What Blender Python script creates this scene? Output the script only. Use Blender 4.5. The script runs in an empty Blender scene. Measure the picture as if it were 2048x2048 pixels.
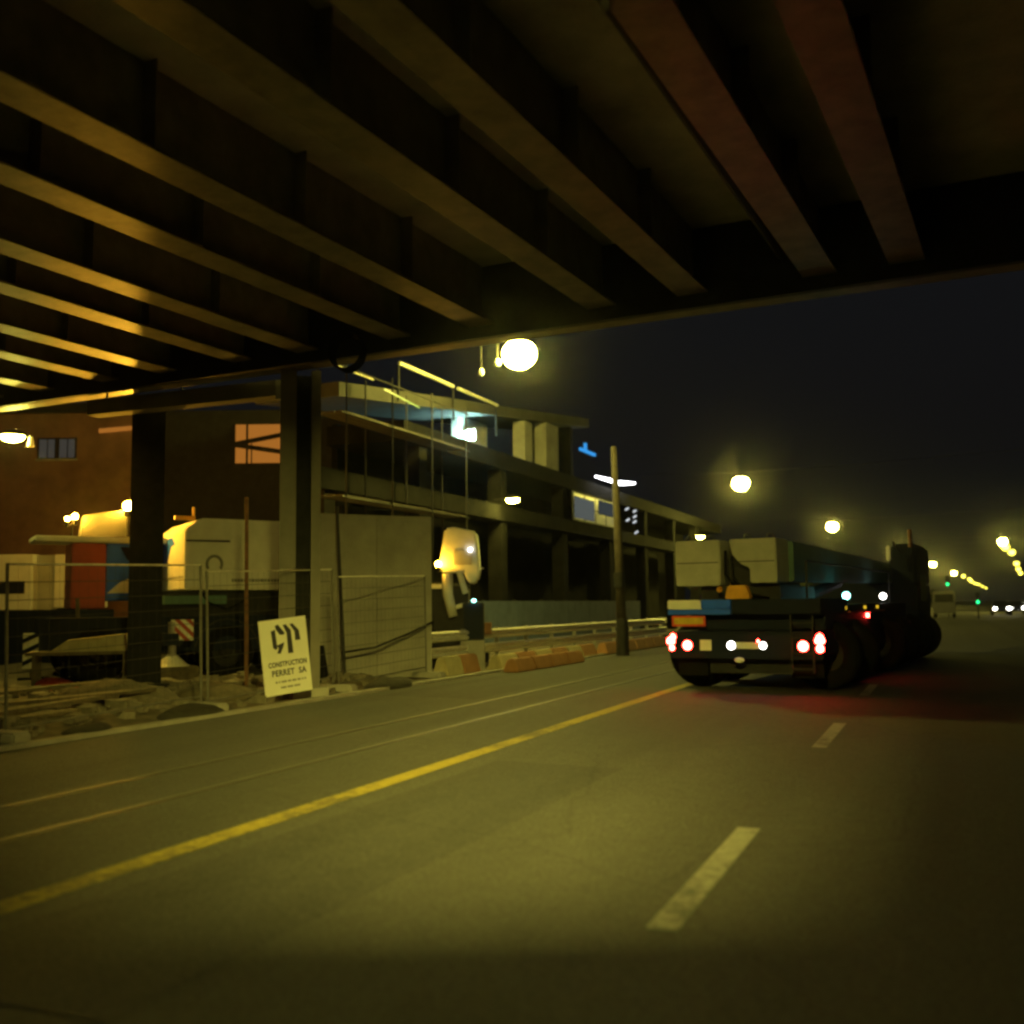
import bpy, bmesh, math, random
from mathutils import Vector, Matrix, noise, Euler
random.seed(7)
S = bpy.context.scene
COL = S.collection
R = math.radians

# ------------------------------------------------------------------ camera
cam_d = bpy.data.cameras.new("camera")
cam = bpy.data.objects.new("camera", cam_d)
COL.objects.link(cam)
S.camera = cam
rx = Vector((0.92113326, 0.3890572, -0.01216616))
ry = Vector((0.04662205, -0.0792441, 0.99576441))
fw = Vector((-0.38644522, 0.91779892, 0.09113302))
m = Matrix.Identity(4)
for i in range(3):
    m[i][0], m[i][1], m[i][2] = rx[i], ry[i], -fw[i]
m.translation = (0, 0, 1.5)
cam.matrix_world = m
cam_d.sensor_width = 36.0
cam_d.lens = 36.0 * 2050 / 2048
cam_d.clip_start = 0.05
cam_d.clip_end = 5000
cam_d.dof.use_dof = True
cam_d.dof.focus_distance = 17.0
cam_d.dof.aperture_fstop = 0.85

# ------------------------------------------------------------------ night sky
W = bpy.data.worlds.new("World")
S.world = W
W.use_nodes = True
wn = W.node_tree.nodes
wl = W.node_tree.links
wn.clear()
sky = wn.new("ShaderNodeTexSky")
sky.sky_type = 'NISHITA'
sky.sun_disc = False
sky.sun_elevation = R(-3.0)
sky.sun_rotation = R(200)
bg = wn.new("ShaderNodeBackground")
bg.inputs[1].default_value = 0.03
wo = wn.new("ShaderNodeOutputWorld")
wl.new(sky.outputs[0], bg.inputs[0])
glow = wn.new("ShaderNodeBackground")     # faint city sky glow
glow.inputs[0].default_value = (0.0034, 0.0040, 0.0048, 1)
glow.inputs[1].default_value = 1.0
ad = wn.new("ShaderNodeAddShader")
wl.new(bg.outputs[0], ad.inputs[0])
wl.new(glow.outputs[0], ad.inputs[1])
wl.new(ad.outputs[0], wo.inputs[0])

S.view_settings.view_transform = 'Standard'
S.view_settings.look = 'None'
S.view_settings.exposure = 0.0
S.view_settings.gamma = 1.0
S.cycles.use_denoising = True
S.cycles.volume_bounces = 0
S.cycles.max_bounces = 6
S.cycles.diffuse_bounces = 4
S.cycles.sample_clamp_indirect = 4.0
S.cycles.filter_width = 2.8

# ------------------------------------------------------------------ materials
MATS = {}
def mat(name, color, rough=0.6, metal=0.0, var=0.25, scale=6.0, bump=0.0, bscale=40.0, second=None, detail=6.0, spec=0.5):
    if name in MATS:
        return MATS[name]
    mt = bpy.data.materials.new(name)
    mt.use_nodes = True
    nt = mt.node_tree
    b = nt.nodes["Principled BSDF"]
    b.inputs["Roughness"].default_value = rough
    b.inputs["Metallic"].default_value = metal
    b.inputs["Specular IOR Level"].default_value = spec
    tc = nt.nodes.new("ShaderNodeTexCoord")
    nz = nt.nodes.new("ShaderNodeTexNoise")
    nz.inputs["Scale"].default_value = scale
    nz.inputs["Detail"].default_value = detail
    nz.inputs["Roughness"].default_value = 0.65
    nt.links.new(tc.outputs["Object"], nz.inputs["Vector"])
    rp = nt.nodes.new("ShaderNodeValToRGB")
    rp.color_ramp.elements[0].position = 0.3
    rp.color_ramp.elements[1].position = 0.7
    c2 = second or color
    rp.color_ramp.elements[0].color = tuple(c * (1 - var) for c in c2) + (1,)
    rp.color_ramp.elements[1].color = tuple(min(1, c * (1 + var)) for c in color) + (1,)
    nt.links.new(nz.outputs["Fac"], rp.inputs["Fac"])
    nt.links.new(rp.outputs["Color"], b.inputs["Base Color"])
    if bump:
        n2 = nt.nodes.new("ShaderNodeTexNoise")
        n2.inputs["Scale"].default_value = bscale
        n2.inputs["Detail"].default_value = 4.0
        nt.links.new(tc.outputs["Object"], n2.inputs["Vector"])
        bp = nt.nodes.new("ShaderNodeBump")
        bp.inputs["Strength"].default_value = bump
        bp.inputs["Distance"].default_value = 0.02
        nt.links.new(n2.outputs["Fac"], bp.inputs["Height"])
        nt.links.new(bp.outputs["Normal"], b.inputs["Normal"])
    MATS[name] = mt
    return mt

def emis(name, color, strength):
    if name in MATS:
        return MATS[name]
    mt = bpy.data.materials.new(name)
    mt.use_nodes = True
    nt = mt.node_tree
    nt.nodes.clear()
    e = nt.nodes.new("ShaderNodeEmission")
    e.inputs[0].default_value = tuple(color) + (1,)
    e.inputs[1].default_value = strength
    o = nt.nodes.new("ShaderNodeOutputMaterial")
    nt.links.new(e.outputs[0], o.inputs[0])
    MATS[name] = mt
    return mt

SOD = (1.0, 0.85, 0.125)
M_lamp = emis("sodium_bowl", SOD, 340)
M_lamp_far = emis("sodium_bowl_far", (1.0, 0.86, 0.09), 7)
M_wall_lamp = emis("sodium_small_bowl", SOD, 200)
M_beacon = emis("amber_beacon", (1.0, 0.48, 0.03), 1000)
M_tail = emis("red_tail_light", (1.0, 0.03, 0.02), 85)
M_white = emis("white_lamp", (1.0, 0.95, 0.9), 14)
M_cyan = emis("cyan_floodlight", (0.5, 1.0, 0.92), 600)
M_cyan_s = emis("cyan_lamp", (0.3, 1.0, 0.85), 12)
M_green = emis("green_signal", (0.02, 1.0, 0.25), 4)
M_blue = emis("blue_sign_light", (0.05, 0.4, 1.0), 0.8)
M_tube = emis("cool_tube", (0.95, 0.95, 1.0), 14)
M_head = emis("headlight_glass", (1.0, 0.95, 0.85), 40)
M_orangewin = emis("orange_window_glow", (1.0, 0.36, 0.05), 0.36)
M_palewin = emis("pale_window_glow", (0.95, 0.85, 0.68), 0.045)
M_amber_s = emis("amber_side_marker", (1.0, 0.62, 0.03), 0.9)

def road_mat(name, base, paint=None):
    mt = bpy.data.materials.new(name); mt.use_nodes = True
    nt = mt.node_tree; L = nt.links
    b = nt.nodes["Principled BSDF"]
    tc = nt.nodes.new("ShaderNodeTexCoord")
    def nz(scale, sc=(1, 1, 1), detail=5, rough=.6):
        mp = nt.nodes.new("ShaderNodeMapping"); mp.inputs["Scale"].default_value = sc
        L.new(tc.outputs["Object"], mp.inputs["Vector"])
        n = nt.nodes.new("ShaderNodeTexNoise"); n.inputs["Scale"].default_value = scale
        n.inputs["Detail"].default_value = detail; n.inputs["Roughness"].default_value = rough
        L.new(mp.outputs["Vector"], n.inputs["Vector"]); return n.outputs["Fac"]
    def mr(v, a, b_, c, d):
        m_ = nt.nodes.new("ShaderNodeMapRange"); L.new(v, m_.inputs[0])
        for k, q in enumerate((a, b_, c, d)): m_.inputs[k + 1].default_value = q
        return m_.outputs[0]
    def mul(a, b_):
        m_ = nt.nodes.new("ShaderNodeMath"); m_.operation = 'MULTIPLY'; L.new(a, m_.inputs[0]); L.new(b_, m_.inputs[1]); return m_.outputs[0]
    tracks = mr(nz(1.0, (1.1, .03, 1), 2), .35, .65, .86, 1.12)
    stain = mr(nz(.7, (1, .5, 1), 6, .7), .42, .62, .90, 1.05)
    speck = mr(nz(34, (1, 1, 1), 4, .85), .32, .68, .25, 1.75)
    blotch = mr(nz(9, (1, .7, 1), 5, .7), .3, .7, .82, 1.18)
    vo = nt.nodes.new("ShaderNodeTexVoronoi"); vo.feature = 'DISTANCE_TO_EDGE'; vo.inputs["Scale"].default_value = .32
    wv = nt.nodes.new("ShaderNodeMix"); wv.data_type = 'RGBA'; wv.inputs[0].default_value = .25
    n3 = nt.nodes.new("ShaderNodeTexNoise"); n3.inputs["Scale"].default_value = 1.6; n3.inputs["Detail"].default_value = 6
    L.new(tc.outputs["Object"], n3.inputs["Vector"]); L.new(tc.outputs["Object"], wv.inputs[6]); L.new(n3.outputs["Color"], wv.inputs[7])
    L.new(wv.outputs[2], vo.inputs["Vector"])
    crack = mr(vo.outputs["Distance"], 0, .006, .74, 1.0)
    v = mul(mul(mul(tracks, stain), mul(speck, blotch)), crack)
    mx = nt.nodes.new("ShaderNodeMix"); mx.data_type = 'RGBA'; mx.blend_type = 'MULTIPLY'; mx.inputs[0].default_value = 1
    mx.inputs[6].default_value = tuple(base) + (1,); L.new(v, mx.inputs[7])
    out = mx.outputs[2]
    if paint:
        worn = mr(mul(nz(14, (1, 1, 1), 6, .75), nz(1.2, (1, .6, 1), 3)), .17, .26, .25, 1.0)
        pv_ = nt.nodes.new("ShaderNodeMix"); pv_.data_type = 'RGBA'; L.new(worn, pv_.inputs[0]); L.new(out, pv_.inputs[6])
        pc_ = nt.nodes.new("ShaderNodeMix"); pc_.data_type = 'RGBA'; pc_.blend_type = 'MULTIPLY'; pc_.inputs[0].default_value = 1
        pc_.inputs[6].default_value = tuple(paint) + (1,); L.new(blotch, pc_.inputs[7]); L.new(pc_.outputs[2], pv_.inputs[7])
        out = pv_.outputs[2]
    L.new(out, b.inputs["Base Color"])
    b.inputs["Roughness"].default_value = .8
    bp = nt.nodes.new("ShaderNodeBump"); bp.inputs["Strength"].default_value = .6; bp.inputs["Distance"].default_value = .012
    L.new(speck, bp.inputs["Height"]); L.new(bp.outputs["Normal"], b.inputs["Normal"])
    MATS[name] = mt
    return mt
asphalt = road_mat("asphalt", (0.075, 0.074, 0.070))
asphalt2 = road_mat("asphalt_patch", (0.055, 0.055, 0.054))
dirt = mat("dirt", (0.13, 0.11, 0.08), 0.95, 0, 0.5, 3.0, 0.9, 14)
paint_yellow = road_mat("yellow_road_paint", (0.06, 0.06, 0.058), (0.44, 0.35, 0.055))
paint_white = road_mat("white_road_paint", (0.06, 0.06, 0.058), (0.34, 0.33, 0.30))
rail_steel = mat("rail_steel", (0.12, 0.115, 0.105), 0.55, 0.3, 0.2, 4)
concrete = mat("concrete", (0.34, 0.33, 0.30), 0.85, 0, 0.25, 1.6, 0.4, 30)
concrete_pale = mat("pale_concrete", (0.34, 0.325, 0.29), 0.85, 0, 0.22, 1.2, 0.4, 24)
deckc = mat("deck_concrete", (0.45, 0.43, 0.40), 0.9, 0, 0.3, 1.2, 0.4, 24)
steel_dark = mat("dark_steel", (0.028, 0.028, 0.03), 0.6, 0.1, 0.3, 5, 0.15, 40, spec=0.25)
girder_paint = mat("girder_paint", (0.15, 0.128, 0.095), 0.45, 0.15, 0.45, 3.5, 0.15, 40)
girder_dark = mat("girder_web_paint", (0.24, 0.23, 0.20), 0.6, 0.2, 0.3, 2.5)
galv = mat("galvanised_steel", (0.45, 0.45, 0.44), 0.38, 0.8, 0.2, 8)
galv_pale = mat("pale_galvanised_rail", (0.7, 0.68, 0.6), 0.45, 0.1, 0.2, 8)  # pale tone carries lamp glint on the edge rails and fence top
rust = mat("rusty_steel", (0.22, 0.11, 0.06), 0.8, 0.2, 0.4, 9)
rubber = mat("black_rubber", (0.009, 0.009, 0.009), 0.9, 0, 0.3, 12, 0.3, 60, spec=0.1)
white_paint = mat("white_crane_paint", (0.72, 0.71, 0.66), 0.4, 0, 0.1, 2.5)
grey_paint = mat("grey_paint", (0.38, 0.38, 0.34), 0.5, 0, 0.15, 2.5)
cw_paint = mat("counterweight_paint", (0.40, 0.395, 0.35), 0.55, 0, 0.15, 3, 0.15, 30)
blue_paint = mat("sky_blue_paint", (0.02, 0.12, 0.95), 0.4, 0, 0.12, 2.5)
navy_paint = mat("navy_paint", (0.011, 0.016, 0.034), 0.6, 0, 0.2, 3, spec=0.15)
teal_paint = mat("dark_teal_paint", (0.08, 0.17, 0.16), 0.45, 0, 0.2, 3)
red_paint = mat("red_paint", (0.42, 0.06, 0.035), 0.45, 0, 0.15, 3)
orange_paint = mat("orange_paint", (0.65, 0.32, 0.03), 0.45, 0, 0.15, 4)
black_print = mat("black_print", (0.03, 0.03, 0.04), 0.6, 0, 0.2, 6)
grey_print = mat("grey_print", (0.17, 0.17, 0.16), 0.6, 0, 0.2, 6)
sign_white = mat("sign_board_white", (0.80, 0.79, 0.70), 0.5, 0, 0.06, 2)
hoard_blue = mat("blue_hoarding_paint", (0.10, 0.14, 0.24), 0.7, 0, 0.25, 2, 0.2, 20)
glow_red = mat("red_glow_wall", (0.22, 0.125, 0.09), 0.9, 0, 0.3, 1.2, 0.4, 20)  # red brown partly stands for beacon glow on the wall
wood = mat("weathered_wood", (0.14, 0.115, 0.075), 0.85, 0, 0.35, 7, 0.4, 30)
barrier_red = mat("faded_red_plastic", (0.34, 0.17, 0.075), 0.6, 0, 0.15, 5)
barrier_pale = mat("pale_plastic", (0.42, 0.37, 0.22), 0.6, 0, 0.15, 5)
glass_dark = mat("dark_glass", (0.02, 0.022, 0.025), 0.12, 0, 0.1, 4)
stone = mat("rubble_stone", (0.20, 0.18, 0.14), 0.9, 0, 0.35, 5, 0.5, 24)
grassm = mat("verge_grass", (0.06, 0.075, 0.025), 0.95, 0, 0.5, 5, 0.8, 30)

# ------------------------------------------------------------------ mesh helpers
class MB:
    def __init__(s):
        s.v = []; s.f = []
    def add(s, vs, fs):
        n = len(s.v)
        s.v += [tuple(v) for v in vs]
        s.f += [tuple(i + n for i in f) for f in fs]
        return s
    def box(s, x0, x1, y0, y1, z0, z1):
        vs = [(x, y, z) for z in (z0, z1) for x, y in ((x0, y0), (x1, y0), (x1, y1), (x0, y1))]
        return s.add(vs, [(3, 2, 1, 0), (4, 5, 6, 7), (0, 1, 5, 4), (1, 2, 6, 5), (2, 3, 7, 6), (3, 0, 4, 7)])
    def hexa(s, vs):
        return s.add(vs, [(3, 2, 1, 0), (4, 5, 6, 7), (0, 1, 5, 4), (1, 2, 6, 5), (2, 3, 7, 6), (3, 0, 4, 7)])
    def bar(s, p, q, w, h, up=(0, 0, 1)):
        p = Vector(p); q = Vector(q); d = (q - p).normalized(); up = Vector(up)
        a = d.cross(up)
        if a.length < 1e-4: a = d.cross(Vector((1, 0, 0)))
        a.normalize(); b = a.cross(d)
        a *= w / 2; b *= h / 2
        return s.hexa([p - a - b, p + a - b, q + a - b, q - a - b, p - a + b, p + a + b, q + a + b, q - a + b])
    def tube(s, pts, r, n=8):
        pts = [Vector(p) for p in pts]
        rs = r if isinstance(r, (list, tuple)) else [r] * len(pts)
        rings = []
        for i, p in enumerate(pts):
            d = (pts[min(i + 1, len(pts) - 1)] - pts[max(i - 1, 0)]).normalized()
            a = d.cross(Vector((0, 0, 1)))
            if a.length < 1e-3: a = Vector((1, 0, 0))
            a.normalize(); b = d.cross(a)
            rings.append([p + (a * math.cos(t) + b * math.sin(t)) * rs[i] for t in [2 * math.pi * k / n for k in range(n)]])
        vs = [v for rg in rings for v in rg]
        fs = []
        for i in range(len(rings) - 1):
            for k in range(n):
                fs.append((i * n + k, i * n + (k + 1) % n, (i + 1) * n + (k + 1) % n, (i + 1) * n + k))
        fs.append(tuple(reversed(range(n)))); fs.append(tuple((len(rings) - 1) * n + k for k in range(n)))
        return s.add(vs, fs)
    def prism(s, poly, ext):
        ext = Vector(ext); n = len(poly)
        vs = [Vector(p) for p in poly] + [Vector(p) + ext for p in poly]
        fs = [tuple(range(n)), tuple(reversed(range(n, 2 * n)))]
        fs += [(i, i + n, (i + 1) % n + n, (i + 1) % n) for i in range(n)]
        return s.add(vs, fs)
    def ell(s, c, rx, ry, rz, nu=14, nv=8, v0=-1.0, v1=1.0):
        vs = []; fs = []
        for j in range(nv + 1):
            t = math.asin(v0) + (math.asin(v1) - math.asin(v0)) * j / nv
            for i in range(nu):
                a = 2 * math.pi * i / nu
                vs.append((c[0] + rx * math.cos(t) * math.cos(a), c[1] + ry * math.cos(t) * math.sin(a), c[2] + rz * math.sin(t)))
        for j in range(nv):
            for i in range(nu):
                fs.append((j * nu + i, j * nu + (i + 1) % nu, (j + 1) * nu + (i + 1) % nu, (j + 1) * nu + i))
        fs.append(tuple(reversed(range(nu)))); fs.append(tuple(nv * nu + i for i in range(nu)))
        return s.add(vs, fs)
    def torus(s, c, R0, r, axis='Y', nu=24, nv=8):
        vs = []; fs = []
        for i in range(nu):
            a = 2 * math.pi * i / nu
            for j in range(nv):
                b = 2 * math.pi * j / nv
                q = R0 + r * math.cos(b)
                l = (q * math.cos(a), r * math.sin(b), q * math.sin(a)) if axis == 'Y' else (r * math.sin(b), q * math.cos(a), q * math.sin(a))
                vs.append((c[0] + l[0], c[1] + l[1], c[2] + l[2]))
        for i in range(nu):
            for j in range(nv):
                fs.append((i * nv + j, ((i + 1) % nu) * nv + j, ((i + 1) % nu) * nv + (j + 1) % nv, i * nv + (j + 1) % nv))
        return s.add(vs, fs)
    def build(s, name, material, parent=None, loc=None, smooth=False, bevel=0.0):
        me = bpy.data.meshes.new(name)
        me.from_pydata(s.v, [], s.f)
        bm = bmesh.new(); bm.from_mesh(me)
        bmesh.ops.recalc_face_normals(bm, faces=bm.faces)
        if bevel:
            bmesh.ops.bevel(bm, geom=[e for e in bm.edges if len(e.link_faces) == 2 and e.calc_face_angle() > 0.5], offset=bevel, segments=2, affect='EDGES', clamp_overlap=True)
        bm.to_mesh(me); bm.free()
        me.materials.append(material)
        if smooth:
            for p in me.polygons: p.use_smooth = True
        o = bpy.data.objects.new(name, me)
        COL.objects.link(o)
        if parent: o.parent = parent
        if loc: o.location = loc
        return o

def tag(o, label=None, cat=None, group=None, kind=None):
    if label: o["label"] = label
    if cat: o["category"] = cat
    if group: o["group"] = group
    if kind: o["kind"] = kind
    return o
def thing(name, label, cat, loc=(0, 0, 0), rz=0.0, group=None):
    o = bpy.data.objects.new(name, None)
    COL.objects.link(o)
    o.location = loc; o.rotation_euler = (0, 0, rz)
    return tag(o, label, cat, group)
def copy_tree(o, parent=None):
    c = o.copy(); COL.objects.link(c); c.parent = parent
    for ch in list(o.children):
        copy_tree(ch, c)
    return c
def text_on(body, size, mt, name, parent, matrix, sx=1.0, depth=0.002):
    cu = bpy.data.curves.new("lettering", 'FONT')
    cu.body = body; cu.size = size; cu.align_x = 'CENTER'; cu.align_y = 'CENTER'; cu.extrude = depth
    cu.offset = 0.004; cu.space_character = 1.1
    tmp = bpy.data.objects.new("lettering_tmp", cu)
    COL.objects.link(tmp)
    dg = bpy.context.evaluated_depsgraph_get()
    me = bpy.data.meshes.new_from_object(tmp.evaluated_get(dg))
    bpy.data.objects.remove(tmp); bpy.data.curves.remove(cu)
    me.materials.clear(); me.materials.append(mt)
    me.transform(matrix @ Matrix.Diagonal((sx, 1, 1, 1)))
    o = bpy.data.objects.new(name, me)
    COL.objects.link(o); o.parent = parent
    return o

def bend(y):
    return 0.0 if y < 80 else (0.00045 * (y - 80) ** 2 if y < 150 else 0.00045 * 4900 + 0.063 * (y - 150))

# ------------------------------------------------------------------ ground, road, markings
g = MB().add([(-1500, -400, -0.06), (1500, -400, -0.06), (1500, 2600, -0.06), (-1500, 2600, -0.06)], [(0, 1, 2, 3)])
tag(g.build("ground", dirt), kind="structure")
def ribbon(x0, x1, ys, z):
    b = MB(); vs = []
    for y in ys:
        vs += [(x0 + bend(y), y, z), (x1 + bend(y), y, z)]
    return b.add(vs, [(2 * i, 2 * i + 1, 2 * i + 3, 2 * i + 2) for i in range(len(ys) - 1)])
ys = [-40, 0, 20, 40, 60, 80] + list(range(90, 700, 15)) + [900, 1400]
tag(ribbon(-9.45, 9.0, ys, 0.0).build("road", asphalt), kind="structure")
def kerb(x0, x1, h):
    b = ribbon(x0, x1, ys, h)
    for x in (x0, x1):
        vs = []
        for y in ys: vs += [(x + bend(y), y, -.05), (x + bend(y), y, h)]
        b.add(vs, [(2 * i, 2 * i + 1, 2 * i + 3, 2 * i + 2) for i in range(len(ys) - 1)])
    tag(b.build("kerb", concrete), kind="structure")
kerb(-9.6, -9.45, 0.05)
tag(ribbon(-4.6, -4.4, [-30, 0, 10, 20, 40, 60, 80] + list(range(90, 300, 15)), 0.004).build("yellow_line", paint_yellow), kind="structure")
dash = ribbon(-1.36, -1.21, [-0.9, 1.4], 0.004).build("lane_dash", paint_white)
dash.location.y = 5.65 - 1.4 - 0.0
tag(dash, kind="structure")
dash.location.y = 7.07 - 1.4
for k in (-2, 1, 2, 3, 4, 5, 6, 7, 8):
    d2 = dash.copy(); COL.objects.link(d2); d2.location.y = 7.07 - 1.4 + 6.37 * k
for x in (-5.8, -6.78):
    rb = MB().box(x - 0.028, x + 0.028, -30, 120, 0.001, 0.008).box(x + 0.06, x + 0.075, -30, 120, 0.001, 0.006)
    tag(rb.build("tram_rail", rail_steel), kind="structure")
pt = MB().add([(-9.0, 15.5, 0.003), (-7.1, 15.2, 0.003), (-7.0, 31, 0.003), (-8.9, 31.5, 0.003)], [(0, 1, 2, 3)])
tag(pt.build("road_patch", asphalt2), kind="structure")
pt = MB().add([(-4.2, 3.0, 0.003), (-2.9, 3.0, 0.003), (-2.8, 9.2, 0.003), (-4.1, 9.3, 0.003)], [(0, 1, 2, 3)])
tag(pt.build("road_patch", asphalt2), kind="structure")

# construction-site earth, uneven
def site_z(x, y):
    n = noise.noise(Vector((x * 0.55, y * 0.55, 1.3))) * 0.16 + noise.noise(Vector((x * 1.7, y * 1.7, 4.1))) * 0.07 + noise.noise(Vector((x * 5, y * 5, 2.1))) * 0.02
    edge = min(1.0, max(0.0, (-9.7 - x) / 0.8))
    return 0.05 * edge + max(-0.05, n) * edge + 0.015
gx = [-9.62 - 0.16 * i for i in range(60)] + [-19.4 - 0.8 * i for i in range(40)]
gy = [3 + 0.18 * i for i in range(110)] + [23 + 0.9 * i for i in range(60)]
vs = [(x, y, site_z(x, y)) for y in gy for x in gx]
nx = len(gx)
fs = [(j * nx + i, j * nx + i + 1, (j + 1) * nx + i + 1, (j + 1) * nx + i) for j in range(len(gy) - 1) for i in range(nx - 1)]
tag(MB().add(vs, fs).build("site_ground", dirt, smooth=True), kind="structure")
# right-hand verge
kerb(9.0, 9.2, 0.11)
tag(ribbon(9.2, 60, ys, 0.1).build("verge", grassm), kind="structure")

# ------------------------------------------------------------------ bridge overhead
SK = 0.07     # girders run a little askew to the road
ED = (1.0, -0.06)   # edge girder direction
br = thing("bridge", "dark girder bridge spanning overhead with its edge beam crossing above the road", "bridge")
def edgeY(x): return 13.45 - 0.06 * (x + 4)
xl, xr = -34, 30
b = MB(); z0, z1 = 6.55, 6.85
b.hexa([(xl, 2.6, z0), (xr, 2.6, z0), (xr, edgeY(xr) + .3, z0), (xl, edgeY(xl) + .3, z0), (xl, 2.6, z1), (xr, 2.6, z1), (xr, edgeY(xr) + .3, z1), (xl, edgeY(xl) + .3, z1)])
b.build("deck", deckc, br)
gxs = [-4.05, -2.75, -1.09, -0.05, 1.6, 2.9, 4.6, 5.9, 7.6, -5.96, -7.4, -9.14, -10.48, -12.15, -13.54, -15.2, -16.6, -18.3, -19.7, -21.4, -22.8, -24.5]
for x in sorted(gxs):
    yb, ye = 2.7, edgeY(x) - 0.02
    xa, xb = x + SK * (yb - 13.4), x
    f = MB().bar((xa - .2, yb, 5.655), (xb - .2, ye, 5.655), 0.42, 0.03)
    fl = f.build("girder_flange", girder_paint, br)
    w = MB().bar((xa - .2, yb, 6.11), (xb - .2, ye, 6.11), 0.025, 0.87)
    for t in (0.2, 0.4, 0.6, 0.8):
        px, py = xa - .2 + (xb - xa) * t, yb + (ye - yb) * t
        w.box(px - .17, px + .17, py - .008, py + .008, 5.672, 6.54)
    w.build("girder_web", girder_dark, br)
# edge beam: near web, wide bottom flange beyond it, fascia and parapet on top
def ebar(dy0, dy1, za, zb, name, mt):
    q = MB()
    q.hexa([(xl, edgeY(xl) + dy0, za), (xr, edgeY(xr) + dy0, za), (xr, edgeY(xr) + dy1, za), (xl, edgeY(xl) + dy1, za),
            (xl, edgeY(xl) + dy0, zb), (xr, edgeY(xr) + dy0, zb), (xr, edgeY(xr) + dy1, zb), (xl, edgeY(xl) + dy1, zb)])
    return q.build(name, mt, br)
ebar(0.0, 0.12, 5.47, 6.54, "edge_web", steel_dark)
ebar(0.13, 0.75, 5.57, 5.62, "edge_flange", girder_paint)
ebar(0.62, 0.75, 5.63, 7.0, "fascia", deckc)
ebar(0.45, 0.60, 7.01, 7.75, "parapet", concrete)
column_paint = mat("column_paint", (0.19, 0.18, 0.16), 0.8, 0, 0.2, 1.5)
black_steel = mat("black_steel", (0.022, 0.022, 0.024), 0.7, 0.0, 0.3, 4, spec=0.1)
MB().tube([(-2.35, 2.8, 5.95), (-1.75, 13.2, 5.95)], .06, 8).build("drain_pipe", steel_dark, br)
MB().tube([(-7.1, 2.8, 6.0), (-6.6, 13.2, 6.0)], .04, 8).build("conduit", steel_dark, br)

# bridge columns
c1 = thing("bridge_column", "tall H-shaped bridge column beside the leaning CP sign", "column", (-10.1, 14.45, 0), R(36), "bridge columns under the edge beam")
MB().box(-.22, .05, -.02, .02, 0, 5.56).build("flange", column_paint, c1)
MB().box(.30, .46, -.02, .02, 0, 5.56).build("flange", column_paint, c1)
MB().box(.05, .30, .42, .46, 0, 5.56).build("web", black_steel, c1)  # web painted black for the shade inside the recess
MB().box(-.20, .05, .021, .46, 0, 5.56).box(.30, .45, .021, .46, 0, 5.56).build("side_plate", steel_dark, c1)
MB().box(-.55, .6, -.2, .65, 0, .18).build("base_plate", concrete, c1, bevel=.01)
c2 = thing("bridge_column", "dark bridge column standing in front of the parked crane cab", "column", (-13.75, 15.0, 0), R(42), "bridge columns under the edge beam")
MB().box(-.30, .30, -.02, .02, 0, 5.56).build("flange", black_steel, c2)
MB().box(-.30, .30, .5, .54, 0, 5.56).build("flange", black_steel, c2)
MB().box(-.02, .02, .02, .5, 0, 5.56).build("web", black_steel, c2)
MB().box(-.5, .5, -.2, .7, 0, .15).build("base_plate", black_steel, c2)

# duct slung under the edge
d = thing("air_duct", "grey duct hanging under the bridge edge left of the H-shaped column", "duct", (0, 0, 0))
MB().bar((-14.6, 14.45, 5.27), (-10.75, 14.95, 5.38), .32, .28).build("duct_body", column_paint, d)
MB().bar((-10.74, 14.95, 5.34), (-10.45, 15.0, 5.34), .36, .34).build("end_collar", grey_paint, d)  # paler paint stands for the duct's lit square end
for t in (.1, .5, .9):
    x = -14.6 + 3.85 * t
    MB().box(x - .015, x + .015, 14.35 + .6 * t - .01, 14.35 + .6 * t + .01, 5.4 + .1 * t, 5.56).build("hanger", steel_dark, d)
co = MB()
for k in range(4):
    co.torus((-8.15, 13.12 - .05 * k, 5.32 + .015 * k), .27 + .006 * k, .016, 'Y', 28, 6)
tag(co.build("cable_coil", rubber), "dark round cable coil hanging from the bridge edge beam", "cable coil")

# ------------------------------------------------------------------ street lamps
def make_lamp():
    r = thing("street_lamp", "x", "street lamp", (0, 0, 0), 0, "sodium street lamps along the road")
    MB().tube([(1.95, 0, 8.9), (1.95, 0, 9.25)], .03, 6).build("hanger", steel_dark, r)
    MB().tube([(-4.0, 0, 9.5), (-1.0, 0, 9.33), (1.95, 0, 9.24), (8, 0, 9.3), (25, 0, 9.8)], .012, 5).build("span_wire", steel_dark, r)
    MB().ell((1.95, 0, 8.86), .36, .28, .20, 14, 6, 0.1, 1.0).build("housing", steel_dark, r, smooth=True)
    MB().ell((1.95, 0, 8.60), .48, .44, .42, 16, 9, -1.0, 0.75).build("bowl", M_lamp, r, smooth=True)
    return r
lp = make_lamp()
def far_bowl(o):
    for ch in o.children:
        if ch.name.startswith("bowl"):
            ch.material_slots[0].link = 'OBJECT'; ch.material_slots[0].material = M_lamp_far
L1 = [(-10.6, 25.84), (-10.75, 60.0), (-9.45, 99.0), (-5.95, 149), (-2.06, 212.6), (2.1, 286.6), (4.96, 331.4), (7.52, 381.4), (9.0, 425), (11.4, 475), (13.6, 508), (17.5, 585), (21.6, 661)]
lab1 = ["largest glaring wire-hung street lamp just beyond the bridge edge beam", "second street lamp of the row, above the crane counterweights",
        "third street lamp of the row, right of the two grey counterweights", "fourth street lamp of the row, above the travelling crane's cab mirror",
        "fifth street lamp of the row, just past the travelling crane's cab", "sixth street lamp of the row, first of the tight far string"]
spots = [(x - 1.95, y, 0) for x, y in L1] 
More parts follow.
